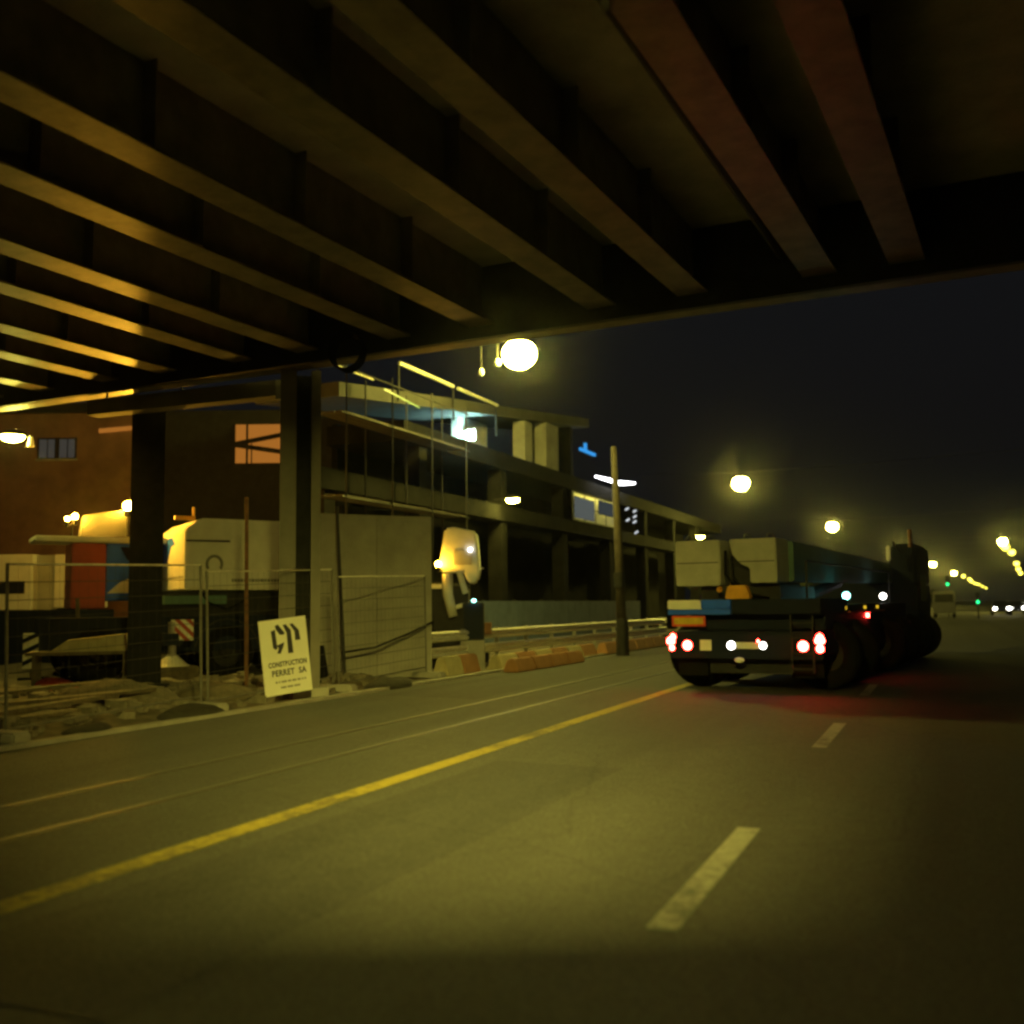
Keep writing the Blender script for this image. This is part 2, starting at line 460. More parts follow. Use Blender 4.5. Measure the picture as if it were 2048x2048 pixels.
for i, (x, y, a) in enumerate(spots):
    o = lp if i == 0 else copy_tree(lp)
    o.location = (x, y, -0.15 if i < 6 else 0)
    if i >= 6: far_bowl(o)
    if i < 6: o["label"] = lab1[i]
    else: o["label"] = "small yellow street lamp in the tight far string beside the vanishing point"
RR = [(6.66, 139), (7.71, 154), (9.35, 171), (13.05, 225), (15.8, 267), (18.7, 308)]
for i, (x, y) in enumerate(RR):
    o = copy_tree(lp); o.location = (x + 1.95, y, 0); o.rotation_euler.z = math.pi
    if i >= 1: far_bowl(o)
    o["group"] = "sodium street lamps on the right kerb"
    o["label"] = "highest street lamp of the far right-hand row" if i == 0 else ("yellow street lamp directly below the highest one of the far right-hand row" if i == 1 else ("yellow street lamp third from the top of the far right-hand row" if i == 2 else ["fourth street lamp from the top of the far right-hand row", "fifth street lamp from the top of the far right-hand row", "lowest and dimmest street lamp of the far right-hand row"][i - 3]))
# span-wire insulators beside the first lamp
for (x, z, rr, lb) in ((-11.72, 8.04, .09, "small pale wire insulator hanging apart left of the largest street lamp"), (-11.22, 8.26, .10, "small pale wire insulator touching the glare of the largest street lamp")):
    t = thing("insulator", lb, "insulator", (x, 25.75, z), 0, "insulators on the span wire")
    MB().tube([(0, 0, -.1), (0, 0, -.05), (0, 0, 0), (0, 0, .1)], [.05, rr, rr, .05], 8).build("insulator_body", white_paint, t)
    MB().tube([(0, 0, .1), (0, 0, 1.05)], .008, 5).build("hanger_wire", steel_dark, t)
def small_lamp(loc, label, rz, group):
    t = thing("facade_lamp", label, "lamp", loc, rz, group)
    MB().box(-.5, .0, -.03, .03, .05, .11).build("bracket", steel_dark, t)
    MB().ell((.2, 0, .06), .3, .16, .12, 12, 5, 0, 1).build("housing", steel_dark, t, smooth=True)
    MB().ell((.2, 0, .05), .24, .17, .13, 12, 5, -1, 0).build("bowl", M_wall_lamp, t, smooth=True)
    return t
small_lamp((-13.6, 31.9, 5.05), "oval yellow lamp bracketed on the unfinished building behind the white machine", 0, "bracket lamps on the building")
small_lamp((-13.6, 60.8, 5.45), "oval yellow lamp just above the left grey counterweight", 0, "bracket lamps on the building")
small_lamp((-18.15, 15.5, 5.15), "bright lamp under the bridge at the left end of the edge beam", R(40), "lamps hung under the bridge")
tag(MB().tube([(-17.72, 15.85, 4.98), (-17.72, 15.85, 5.2)], [.07, .04], 8).build("insulator", white_paint), "small pale insulator right of the lamp under the bridge", "insulator")

M_added_flood = emis("added_flood_glass", SOD, 2500)  # unseen floodlight added to light the sign and the road pool
bl = thing("added_floodlight", "unseen sodium floodlight added under the bridge girders behind the view", "lamp", (-1.0, 2.2, 5.2), 0, "lamps hung under the bridge")
bl.rotation_euler = (R(66), 0, R(24))
MB().box(-.44, .44, -.22, .22, .06, .2).build("housing", steel_dark, bl)
MB().box(-.44, -.42, -1.1, .22, -1.3, .059).box(.42, .44, -1.2, .22, -1.5, .059).box(-.419, .419, .20, .22, -.9, .059).box(-.419, .419, -.22, -.20, -.36, .059).build("barn_door", steel_dark, bl)  # oversized doors shape the beam into the road's light pool
MB().box(-.39, .39, -.19, .19, .03, .05).build("glass", M_added_flood, bl)
MB().tube([(0, .0, .2), (0, .35, .45)], .03, 6).build("stem", steel_dark, bl)

# ------------------------------------------------------------------ temporary fence along the site
FX = -9.98
dull_galv = mat("dull_galvanised_steel", (0.16, 0.155, 0.14), 0.6, 0.2, 0.25, 8)
mesh_wire = mat("dull_mesh_wire", (0.07, 0.068, 0.062), 0.7, 0.2, 0.2, 8)
def make_panel():
    t = thing("mesh_fence_panel", "x", "fence panel", (0, 0, 0), 0, "temporary mesh fence panels along the site")
    for y in (0.06, 3.44):
        MB().tube([(0, y, .05), (0, y, 2.06)], .019, 8).build("post", dull_galv, t)
    MB().tube([(0, .06, 2.05), (0, 3.44, 2.05)], .014, 8).build("top_rail", galv_pale, t)
    MB().tube([(0, .06, .16), (0, 3.44, .16)], .014, 8).build("bottom_rail", dull_galv, t)
    w = MB()
    for k in range(1, 9):
        w.tube([(0, .06, .16 + .21 * k), (0, 3.44, .16 + .21 * k)], .0045, 4)
    for k in range(1, 22):
        w.tube([(0, .06 + .154 * k, .16), (0, .06 + .154 * k, 2.05)], .0016, 4)
    w.build("wire_mesh", mesh_wire, t)
    return t
fp = make_panel()
flab = ["mesh fence panel nearest the camera, cut by the left picture edge", "mesh fence panel in front of the parked crane", "mesh fence panel carrying the white CP sign", "mesh fence panel in front of the pale concrete wall", "mesh fence panel out of view behind the camera side"]
for i, y in enumerate((5.15, 8.65, 12.15, 15.65)):
    o = fp if i == 0 else copy_tree(fp)
    o.location = (FX, y, 0)
    o["label"] = ["mesh fence panel running out of the left picture edge", flab[1], flab[2], flab[3]][i]
    o.rotation_euler = (R(1.6 if i != 2 else 2.2), 0, R(.5))
def foot(i, y, lb):
    b = MB().box(-.36, .36, -.13, .13, 0, .14)
    o = b.build("fence_foot", concrete, None, (FX + .02, y, .02), bevel=.03)
    o.rotation_euler.z = R(random.uniform(-8, 8))
    tag(o, lb, "fence foot", "concrete feet under the mesh fence")
foot(0, 8.62, "concrete fence foot at the left picture edge")
foot(1, 12.12, "concrete fence foot before the parked crane wheel")
foot(2, 15.6, "concrete fence foot right of the CP sign")
foot(3, 19.1, "concrete fence foot under the pale wall's right end")
# sand bags, dark for the shadow blobs there, and spoil along the fence
sack = mat("shadow_dark_sack", (0.035, 0.032, 0.026), 0.95, 0, 0.4, 9, 0.6, 50)
def lump(x, y, sx, sy, sz, seed, name, label, cat, mt, group=None):
    b = MB().ell((0, 0, 0), sx, sy, sz, 18, 8, -.25, 1.0)
    b.v = [(vx * (1 + .25 * noise.noise(Vector((vx * 2 + seed, vy * 2, vz * 3)))), vy * (1 + .25 * noise.noise(Vector((vx * 2, vy * 2 + seed, 7)))), vz * (1 + .4 * noise.noise(Vector((vx * 2.5, vy * 2.5, seed))))) for vx, vy, vz in b.v]
    return tag(b.build(name, mt, None, (x, y, .03), smooth=True), label, cat, group)
lump(-9.75, 11.6, .30, .62, .16, 1, "sandbag", "dark sandbag lying against the bottom of the fence left of the CP sign", "sandbag", sack, "sandbags along the fence")
lump(-9.7, 17.0, .30, .75, .17, 2, "sandbag", "dark sandbag below the pale wall right of the traffic cone", "sandbag", sack, "sandbags along the fence")
lump(-9.75, 9.7, .22, .35, .10, 3, "sandbag", "small dark sandbag near the left picture edge", "sandbag", sack, "sandbags along the fence")
lump(-9.7, 7.75, .25, .4, .14, 4, "sandbag", "dark sandbag cut by the left picture edge on the asphalt", "sandbag", sack, "sandbags along the fence")
lump(-12.2, 12.7, 1.1, .7, .36, 5, "dirt_heap", "olive lit dirt heap in front of the dark bridge column", "dirt heap", dirt, "dirt heaps on the site")
lump(-12.0, 10.2, 1.3, .6, .25, 6, "dirt_heap", "low dirt heap behind the fence at the left picture edge", "dirt heap", dirt, "dirt heaps on the site")
lump(-11.3, 14.0, .8, .7, .26, 8, "dirt_heap", "small dirt heap behind the CP sign", "dirt heap", dirt, "dirt heaps on the site")
rs = MB()
for k in range(900):
    x = random.uniform(-15.5, -9.9); y = random.uniform(8, 17.5); s = random.choice((.02, .03, .03, .05, .07, .1, .15))
    zz = site_z(x, y)
    a = [Vector((random.uniform(.5, 1) * s * sx, random.uniform(.5, 1) * s * sy, random.uniform(.4, .8) * s * sz)) for sz in (-1, 1) for sx, sy in ((-1, -1), (1, -1), (1, 1), (-1, 1))]
    rs.hexa([v + Vector((x, y, zz + .02)) for v in a])
tag(rs.build("rubble", stone), kind="stuff", label="scattered rubble on the site earth behind the fence")
for k, (x, y, a, l, z) in enumerate(((-11.2, 10.4, 12, 3.2, .22), (-11.6, 11.4, -6, 2.6, .25), (-12.9, 11.9, 4, 3.0, .3), (-10.7, 9.2, 3, 2.6, .16))):
    o = MB().box(-.09, .09, -l / 2, l / 2, 0, .045).build("plank", wood, None, (x, y, z)); o.rotation_euler = (0, R(4), R(a))
    tag(o, ["scaffold plank lying on the dirt at the left, second from the fence", "scaffold plank on the dirt heap left of the dark column", "scaffold plank lying deepest behind the dirt heaps", "scaffold plank lying closest behind the fence rail"][k], "plank", "loose scaffold planks on the site")
# rusty and grey standing poles
for k, (x, y, h, lean, mt, lb) in enumerate(((-11.47, 15.05, 3.5, -.02, rust, "thin rusty pole standing left of the CP sign"), (-10.85, 17.3, 3.5, -.10, steel_dark, "thin dark pole leaning in front of the pale concrete wall"))):
    p = MB().tube([(0, 0, 0), (lean * .9, lean * .4, h * .55), (lean * 1.6, lean * .7, h)], .035 if k < 2 else .05, 8).build("pole", mt, None, (x, y, 0))
    tag(p, lb, "pole")

# ------------------------------------------------------------------ CP sign on the fence
sg = thing("site_sign", "white builder's sign with CP logo tied to the mesh fence", "sign", (FX + .33, 13.75, .16), 0)
sg.rotation_euler = (R(6.5), 0, R(-35))
SW, SH = .78, 1.19
MB().box(-.012, .0, -SW / 2, SW / 2, 0, SH).build("board", sign_white, sg, bevel=.003)
def uv(u, v): return (.0015, -SW / 2 + u * SW, SH * (1 - v))
def strokes(polys, name, mt):
    b = MB()
    for pl in polys:
        b.prism([uv(*p) for p in pl], (.003, 0, 0))
    return b.build(name, mt, sg)
strokes([[(.24, .15), (.33, .135), (.345, .39), (.30, .40), (.255, .37)],
         [(.335, .085), (.40, .07), (.53, .195), (.50, .215), (.42, .21), (.35, .135)],
         [(.34, .345), (.50, .315), (.47, .375), (.40, .46), (.33, .45), (.37, .39)],
         [(.50, .085), (.565, .08), (.66, .165), (.67, .47), (.56, .47), (.565, .2)],
         [(.645, .085), (.71, .08), (.83, .18), (.845, .31), (.735, .31), (.735, .19)]], "logo", black_print)
MT = Matrix(((0, 0, 1, 0), (1, 0, 0, 0), (0, 1, 0, 0), (0, 0, 0, 1)))
def stext(body, size, v, u, sx, mt, name="lettering"):
    x, y, z = uv(u, v)
    return text_on(body, size, mt, name, sg, Matrix.Translation((x, y, z)) @ MT, sx)
stext("CONSTRUCTION", .108, .60, .53, .70, black_print)
stext("PERRET  SA", .13, .715, .54, .80, black_print)
def dashes(v, u0, u1, h):
    b = MB(); u = u0
    while u < u1:
        l = random.uniform(.015, .04)
        x, y, z = uv(u, v)
        b.box(.0005, .003, y, y + l * SW, z - h / 2, z + h / 2); u += l + random.choice((.008, .008, .03))
    return b.build("small_print", grey_print, sg)
dashes(.83, .24, .86, .03); dashes(.905, .34, .74, .03)
for y in (-.45, .45):
    MB().tube([(-.03, y, SH - .04), (.012, y, SH - .04)], .012, 6).build("cable_tie", rubber, sg)
# traffic cone
cn = thing("traffic_cone", "dark traffic cone standing before the pale wall's left end", "cone", (-10.6, 16.1, .02))
MB().box(-.2, .2, -.2, .2, 0, .04).build("base", rubber, cn, bevel=.01)
MB().tube([(0, 0, .04), (0, 0, .8)], [.16, .045], 14).build("cone_body", rubber, cn, smooth=True)

# ------------------------------------------------------------------ pale concrete wall
wt = thing("concrete_wall", "pale concrete wall lit yellow behind the fence", "wall", (-11.63, 17.53, 0), math.atan2(1.85, 1.47))
LW = 2.50
for k in range(2):
    for j in range(3):
        MB().box(k * LW / 2 + .006, (k + 1) * LW / 2 - .006, 0, .25, j * 1.14 + .006, (j + 1) * 1.14 - .006).build("panel", concrete_pale, wt, bevel=.006)
MB().box(0.01, LW - .01, .03, .22, 0, 3.41).build("core", concrete, wt)
# hose looping in front of the wall
hz = MB().tube([(-11.0, 17.4, .62), (-10.6, 18.0, .7), (-10.2, 18.8, .98), (-9.98, 19.4, 1.2)], .022, 7)
tag(hz.build("hose", rubber, smooth=True), "black hose rising along the pale concrete wall", "hose")

# ------------------------------------------------------------------ parked crane behind the fence
# local axes: u = towards its tail, v = towards the road
ua = math.atan2(.81, .59)
pc = thing("parked_crane", "parked white and blue mobile crane behind the mesh fence", "mobile crane", (-14.85, 17.35, 0), ua)
# local x = u ; local y = -v  (so road side is negative y)
body = MB().prism([(0, 0, 1.92), (3.6, 0, 1.92), (3.6, 0, 3.36), (2.5, 0, 3.44), (.35, 0, 3.46), (0, 0, 3.2)], (0, 2.7, 0))
body.build("superstructure", white_paint, pc, bevel=.03)
MB().box(.02, .95, -.012, -.002, 2.95, 2.99).build("vent_slot", black_print, pc)
MB().box(2.05, 2.2, -.012, -.002, 2.45, 2.8).box(2.12, 2.3, -.012, -.002, 2.3, 2.34).build("emblem", black_print, pc)
hs = MB()
for k in range(12):
    a0 = R(-35 + 250 * k / 12); a1 = R(-35 + 250 * (k + 1) / 12)
    c = (.62, 2.47)
    hs.prism([(c[0] + r_ * math.cos(a), -.011, c[1] + r_ * 1.1 * math.sin(a)) for r_, a in ((.13, a0), (.19, a0), (.19, a1), (.13, a1))], (0, .009, 0))
hs.build("horseshoe_emblem", grey_print, pc)
b = MB(); u = 1.0
random.seed(3)
while u < 2.1:
    l = random.uniform(.03, .07); b.box(u, u + l, -.011, -.002, 2.09, 2.16); u += l + .018
b.build("lettering", grey_print, pc)
# blue wave on the front face (normal -u)
fw_ = MB().prism([(-.012, .95, 2.95), (-.012, 1.3, 2.9), (-.012, 1.6, 2.6), (-.012, 2.6, 2.4), (-.012, 2.6, 3.05), (-.012, 1.2, 3.1)], (.01, 0, 0))
fw_.build("blue_panel", blue_paint, pc)
MB().box(-.012, -.002, .1, 2.65, 2.2, 2.215).build("panel_seam", grey_print, pc)
# carrier
MB().box(-2.6, 7.2, .08, 2.62, .62, 1.36).build("chassis", navy_paint, pc, bevel=.02)
MB().box(-.6, 4.2, .3, 2.4, 1.36, 1.9).build("slewing_ring", steel_dark, pc)
MB().box(-.4, .9, .02, .3, 1.62, 1.80).build("blue_step", teal_paint, pc)
def wheel_local(par, x, y, r=.6, w=.38, side=-1):
    wv = thing_part("wheel", par, (x, y, r))
    t = MB()
    n = 28
    prof = [(r * .55, -w / 2), (r * .9, -w / 2), (r, -w / 2 + .06), (r, w / 2 - .06), (r * .9, w / 2), (r * .55, w / 2)]
    vs = []; fs = []
    for i in range(n):
        a = 2 * math.pi * i / n
        for q, yy in prof: vs.append((q * math.cos(a), yy, q * math.sin(a)))
    k = len(prof)
    for i in range(n):
        for j in range(k):
            fs.append((i * k + j, ((i + 1) % n) * k + j, ((i + 1) % n) * k + (j + 1) % k, i * k + (j + 1) % k))
    t.add(vs, fs).build("tyre", rubber, wv, smooth=True)
    h = MB()
    vs = []; fs = []
    s_ = side
    for q, yy in ((r * .56, s_ * w * .40), (r * .48, s_ * w * .22), (r * .28, s_ * w * .25), (r * .2, s_ * w * .46), (.02, s_ * w * .48)):
        for i in range(20):
            a = 2 * math.pi * i / 20
            vs.append((q * math.cos(a), yy, q * math.sin(a)))
    for j in range(4):
        for i in range(20):
            fs.append((j * 20 + i, j * 20 + (i + 1) % 20, (j + 1) * 20 + (i + 1) % 20, (j + 1) * 20 + i))
    h.add(vs, fs).build("rim", steel_dark, wv)
    return wv
def thing_part(name, parent, loc, rz=0):
    o = bpy.data.objects.new(name, None); COL.objects.link(o); o.parent = parent; o.location = loc; o.rotation_euler = (0, 0, rz)
    return o
for ux in (.95, 2.65, 4.4, 6.0, -1.7):
    wheel_local(pc, ux, .26)
    wheel_local(pc, ux, 2.44, side=1)
for ux in (.95, 2.65):
    f_ = MB()
    for k in range(8):
        a0 = R(10 + 160 * k / 8); a1 = R(10 + 160 * (k + 1) / 8)
        f_.hexa([(ux + .68 * math.cos(a0), .05, .6 + .68 * math.sin(a0)), (ux + .68 * math.cos(a0), .5, .6 + .68 * math.sin(a0)), (ux + .68 * math.cos(a1), .5, .6 + .68 * math.sin(a1)), (ux + .68 * math.cos(a1), .05, .6 + .68 * math.sin(a1)),
                 (ux + .71 * math.cos(a0), .05, .6 + .71 * math.sin(a0)), (ux + .71 * math.cos(a0), .5, .6 + .71 * math.sin(a0)), (ux + .71 * math.cos(a1), .5, .6 + .71 * math.sin(a1)), (ux + .71 * math.cos(a1), .05, .6 + .71 * math.sin(a1))])
    f_.build("mudguard", steel_dark, pc)
MB().box(1.2, 1.9, -.014, -.003, 2.55, 3.2).build("access_panel", white_paint, pc)
for z in (1.5,):
    MB().box(1.6, 3.4, .05, .075, 1.40, 1.60).build("locker_lid", steel_dark, pc)
MB().tube([(-.5, .1, 1.37), (-.5, .1, 2.3), (-.5, 1.4, 2.3)], .018, 6).build("hand_rail", galv, pc)
MB().tube([(.3, -.03, 1.9), (.5, -.05, 1.65), (.9, -.03, 1.5), (1.4, .0, 1.75)], .02, 6).build("hose", rubber, pc, smooth=True)
housing_grey = mat("housing_grey", (0.12, 0.12, 0.11), 0.6, 0, 0.15, 3)
# driver's cab set back on the far side
cy0, cy1 = 1.7, 2.72
MB().box(-1.28, -.15, cy0, cy1, 1.72, 2.98).build("cab", blue_paint, pc, bevel=.03)
MB().box(-2.0, -1.29, cy0 + .01, cy1, 1.55, 2.98).build("red_panel", red_paint, pc, bevel=.03)
MB().prism([(-1.26, cy0 - .012, 1.88), (-.2, cy0 - .012, 1.9), (-.2, cy0 - .012, 2.3), (-.7, cy0 - .012, 2.26), (-1.0, cy0 - .012, 2.12)], (0, .01, 0)).build("white_wave", white_paint, pc)
MB().prism([(-1.0, cy0 - .012, 2.9), (-.2, cy0 - .012, 2.9), (-.2, cy0 - .012, 2.42), (-.6, cy0 - .012, 2.48), (-.85, cy0 - .012, 2.62)], (0, .01, 0)).build("cab_window", glass_dark, pc)
MB().box(-2.75, .0, cy0 - .12, cy1, 2.99, 3.12).build("roof_visor", white_paint, pc, bevel=.03)
MB().hexa([(-1.8, cy0 + .2, 3.13), (-.45, cy0 + .1, 3.13), (-.45, cy0 + .5, 3.13), (-1.8, cy0 + .6, 3.13), (-1.75, cy0 + .2, 3.6), (-.95, cy0 + .1, 3.74), (-.95, cy0 + .5, 3.74), (-1.75, cy0 + .6, 3.6)]).build("roof_housing", housing_grey, pc, bevel=.02)
def beacon(par, loc, r=.085, mt=None):
    p_ = thing_part("beacon", par, loc)
    MB().tube([(0, 0, -.14), (0, 0, 0)], [r * .8, r * .9], 10).build("beacon_base", steel_dark, p_)
    MB().ell((0, 0, r * .8), r, r, r * 1.05, 12, 8).build("beacon_lens", mt or M_beacon, p_, smooth=True)
    return p_
beacon(pc, (-.86, cy0 - .06, 3.72), .11)
MB().tube([(-.86, cy0 - .06, 3.12), (-.86, cy0 - .06, 3.58)], .03, 6).build("beacon_post", steel_dark, pc)
beacon(pc, (-1.95, cy0 + .05, 3.50), .06)
beacon(pc, (-2.1, cy0 + .05, 3.46), .045)
MB().tube([(-2.0, cy0 + .05, 3.12), (-2.0, cy0 + .05, 3.34)], .02, 6).build("beacon_post", steel_dark, pc)
MB().tube([(.25, .35, 3.46), (.25, .35, 3.72)], .03, 6).box(-.15, .28, .3, .4, 3.44, 3.52).build("roof_bracket", orange_paint, pc)
# outrigger with hazard plates
org = thing_part("outrigger", pc, (-.35, -.5, 0))
MB().box(-.2, .2, -.1, 1.2, .78, 1.02).build("outrigger_beam", navy_paint, org)
MB().tube([(0, 0, .5), (0, 0, 1.25)], .085, 10).build("jack_leg", galv, org)
MB().tube([(0, 0, .36), (0, 0, .40), (0, 0, .60)], [.36, .30, .08], 12).build("jack_foot", sign_white, org)
MB().box(-.45, .45, -.4, .4, .08, .355).build("jack_pad", wood, org)
def hazard_plate(par, loc, w, h, rz, n=4, flip=1):
    hp = thing_part("hazard_plate", par, loc, rz)
    MB().box(-w / 2, w / 2, 0, .012, 0, h).build("plate", sign_white, hp)
    b = MB(); st = (w + h) / n
    for k in range(n):
        a = -w / 2 - h + (k + .25) * st * 1.0
        pts = []
        for t in range(2):
            pass
        x0, x1 = a, a + st * .5
        # stripe from bottom to top slanted, clipped to the plate
        poly = [(x0, 0), (x1, 0), (x1 + h, h), (x0 + h, h)]
        def clip(pl, val, sgn):
            out = []
            for i in range(len(pl)):
                p_, q_ = pl[i], pl[(i + 1) % len(pl)]
                ip, iq = sgn * (p_[0] - val) >= 0, sgn * (q_[0] - val) >= 0
                if ip: out.append(p_)
                if ip != iq:
                    t = (val - p_[0]) / (q_[0] - p_[0]); out.append((val, p_[1] + t * (q_[1] - p_[1])))
            return out
        poly = clip(clip(poly, -w / 2, 1), w / 2, -1) if True else poly
        if len(poly) >= 3:
            if flip < 0: poly = [(-x, z) for x, z in poly]
            b.prism([(x, -.004, z) for x, z in poly], (0, .003, 0))
    b.build("hazard_stripe", red_paint, hp)
    return hp
hazard_plate(pc, (-.18, -.62, .88), .44, .42, R(-20), 4, -1)
hazard_plate(pc, (-.78, -.45, .80), .20, .50, R(-20), 3, -1)

# ------------------------------------------------------------------ striped warning boards and low site clutter
def warning_board(loc, rz, tilt, lb, mt):
    t = thing("warning_board", lb, "warning board", loc, rz, "striped warning boards on the site")
    t.rotation_euler = (0, tilt, rz)
    MB().box(-.17, .17, 0, .03, .25, 1.0).build("board", sign_white, t)
    b = MB()
    for k in range(3):
        z = .3 + k * .24
        b.prism([(-.17, -.004, z), (.17, -.004, z + .17), (.17, -.004, z + .27), (-.17, -.004, z + .10)], (0, .003, 0))
    b.build("stripe", mt, t)
    MB().box(-.03, .03, .031, .07, 0, .9).build("stake", wood, t)
    MB().box(-.25, .25, -.15, .25, 0, .06).build("foot", rubber, t)
warning_board((-17.9, 16.2, .05), R(45), 0, "upright striped warning board at the far left behind the fence", navy_paint)
warning_board((-17.0, 16.25, .1), R(45), R(22), "tilted striped warning board left of the parked crane", red_paint)
tb = thing("trestle_table", "low timber trestle piled with boards left of the dark column", "trestle", (-15.4, 15.2, .05), R(40))
MB().box(-1.0, .9, -.4, .4, .62, .68).build("table_top", wood, tb)
for x in (-.85, .75):
    for y in (-.32, .32):
        MB().box(x - .04, x + .04, y - .04, y + .04, 0, .62).build("leg", wood, tb)
MB().hexa([(-.6, -.3, .68), (.8, -.3, .68), (.8, .3, .68), (-.6, .3, .68), (-.3, -.2, .9), (.75, -.2, 1.0), (.75, .2, 1.0), (-.3, .2, .9)]).build("board_pile", barrier_pale, tb)
t_ = tag(lump(-15.5, 14.6, .5, .3, .22, 12, "red_tarpaulin", "crumpled red tarpaulin under the timber trestle", "tarpaulin", red_paint))
pz = thing("timber_post", "pale timber post standing left of the dark bridge column", "post", (-16.2, 15.9, 0), 0)
MB().tube([(0, 0, 0), (-.1, -.05, 1.75)], .04, 6).build("post_shaft", wood, pz)

# ------------------------------------------------------------------ site cabins and hall at far left
cb = thing("site_cabin", "white and grey site cabin stacked behind the parked crane at the left edge", "site cabin", (-24.3, 20.75, 0), R(22.8))
MB().box(-3.0, .95, .05, 2.4, 1.55, 3.1).build("cabin_body", white_paint, cb, bevel=.02)
MB().box(.96, 1.55, .3, 2.4, 1.55, 3.08).build("door", grey_paint, cb)
MB().box(1.56, 2.15, .05, 2.4, 1.6, 3.08).build("end_panel", white_paint, cb, bevel=.02)
MB().box(-3.0, .75, .03, .045, 2.0, 2.35).build("window", glass_dark, cb)
MB().box(-3.0, 2.3, .0, 2.5, 0.0, 1.54).build("plinth", navy_paint, cb)
hl = thing("hall_building", "red brown hall with beacon glow in its wall colour, behind the parked crane", "building", (-26.1, 24.65, 0), R(22.8))
MB().box(-8, 2.8, 0, 8, 0, 7.9).build("wall", glow_red, hl)
MB().box(2.81, 9.5, .3, 8, 0, 8.0).build("grey_wall", steel_dark, hl, bevel=.01)
MB().box(-8.1, 2.9, -.15, 8.1, 7.9, 8.2).build("roof_edge", steel_dark, hl)
for x in (-.5, .15):
    w_ = MB().box(x - .33, x + .28, -.010, -.004, 6.4, 7.1).box(x - .33, x - .28, -.06, -.011, 6.4, 7.1).box(x + .23, x + .28, -.06, -.011, 6.4, 7.1).build("window", steel_dark, hl)
    MB().box(x - .28, x - .04, -.02, -.012, 6.45, 7.05).build("pane", M_palewin, w_)
    MB().box(x + .0, x + .23, -.02, -.012, 6.45, 7.05).build("pane", M_palewin, w_)
    MB().box(x - .36, x + .31, -.12, -.031, 6.34, 6.40).build("sill", concrete, w_)
ow = MB().box(5.45, 7.1, .24, .29, 6.18, 7.55).build("window", steel_dark, hl)
MB().box(5.5, 7.05, .225, .238, 6.23, 7.5).build("pane", M_orangewin, ow)
MB().bar((5.4, .2, 6.84), (7.2, .2, 7.18), .03, .15).bar((5.4, .18, 6.84), (7.2, .18, 6.55), .03, .15).box(5.86, 5.93, .15, .16, 6.2, 7.55).box(6.03, 6.07, .13, .14, 6.2, 6.85).build("brace", steel_dark, ow)
o_ = MB().bar((1.15, -.05, 7.30), (2.45, -.05, 7.40), .05, .14).build("window", M_orangewin, hl)
tag(o_, "narrow orange lit slit window")

# ------------------------------------------------------------------ white hooded machine beside the wall
mc = thing("compact_excavator", "white hooded excavator with an orange beacon beside the pale wall", "excavator", (-10.85, 22.25, 0), R(22.8))
k_ = .01277
def px(x, y): return ((x - 880) * k_ + .18, 1.5 + (1146 - y) * k_)
hp_ = [px(*p) for p in ((832, 1078), (845, 998), (862, 996), (905, 1005), (911, 1078), (906, 1097), (893, 1105), (884, 1092), (880, 1079))]
bm_ = MB().prism([(x, 0, z) for x, z in hp_], (0, 1.1, 0))
bm_.build("hood", white_paint, mc, bevel=.05)
MB().box(px(862, 0)[0], px(896, 0)[0], -.02, -.004, px(0, 1068)[1], px(0, 1040)[1]).build("hood_grille", cw_paint, mc)
a_ = MB().tube([(*px(850, 1085)[:1], -.1, px(0, 1085)[1]), (px(851, 0)[0], -.12, px(0, 1125)[1]), (px(860, 0)[0], -.1, px(0, 1165)[1])], [.13, .13, .11], 10)
a_.build("arm", white_paint, mc, smooth=True)
MB().tube([(px(872, 0)[0], -.1, px(0, 1080)[1]), (px(884, 0)[0], -.1, px(0, 1122)[1])], .07, 8).build("hydraulic_cylinder", white_paint, mc)
MB().tube([(px(842, 0)[0], -.12, px(0, 1081)[1]), (px(884, 0)[0], -.12, px(0, 1079)[1])], .05, 8).build("cross_bar", white_paint, mc)
MB().bar((px(862, 0)[0], -.1, px(0, 1148)[1]), (px(882, 0)[0], -.1, px(0, 1143)[1]), .1, .1).build("link", white_paint, mc)
MB().box(px(880, 0)[0], px(918, 0)[0], .1, .13, px(0, 1076)[1], px(0, 1073)[1]).build("mirror_bar", white_paint, mc)
MB().box(px(815, 0)[0], px(888, 0)[0], .15, 1.3, .55, px(0, 1108)[1]).build("engine_housing", steel_dark, mc, bevel=.05)
MB().box(px(812, 0)[0], px(838, 0)[0], .05, .14, px(0, 1112)[1], px(0, 1104)[1]).build("step_plate", white_paint, mc)
for x in (-.75, .35):
    MB().box(x, x + .4, -.3, 1.7, .05, .52).build("track", rubber, mc, bevel=.12)
beacon(mc, (px(833, 0)[0], -.14, px(0, 1071)[1]), .07, emis("small_amber_beacon", (1.0, 0.5, 0.03), 260))
MB().ell((px(893, 0)[0], -.05, px(0, 1040)[1]), .045, .03, .045, 10, 6).build("hood_glint", M_white, mc)  # glowing bead stands for a white reflection on the hood

cb2 = thing("control_cabinet", "dark electric cabinet on a concrete block right of the white excavator", "cabinet", (-10.1, 21.6, 0), R(22.8))
MB().box(-.25, .25, 0, .4, .72, 1.58).build("cabinet_body", steel_dark, cb2, bevel=.02)
MB().box(-.22, .22, -.01, -.002, .76, 1.54).build("door", navy_paint, cb2)
MB().box(-.3, .25, -.05, .5, 0, .715).build("plinth", concrete, cb2, bevel=.02)
MB().ell((.02, -.05, 1.63), .05, .03, .035, 10, 6).build("indicator_lamp", M_cyan_s, cb2)
MB().box(.26, .42, .0, .3, .85, 1.12).build("reflector_box", rust, cb2)

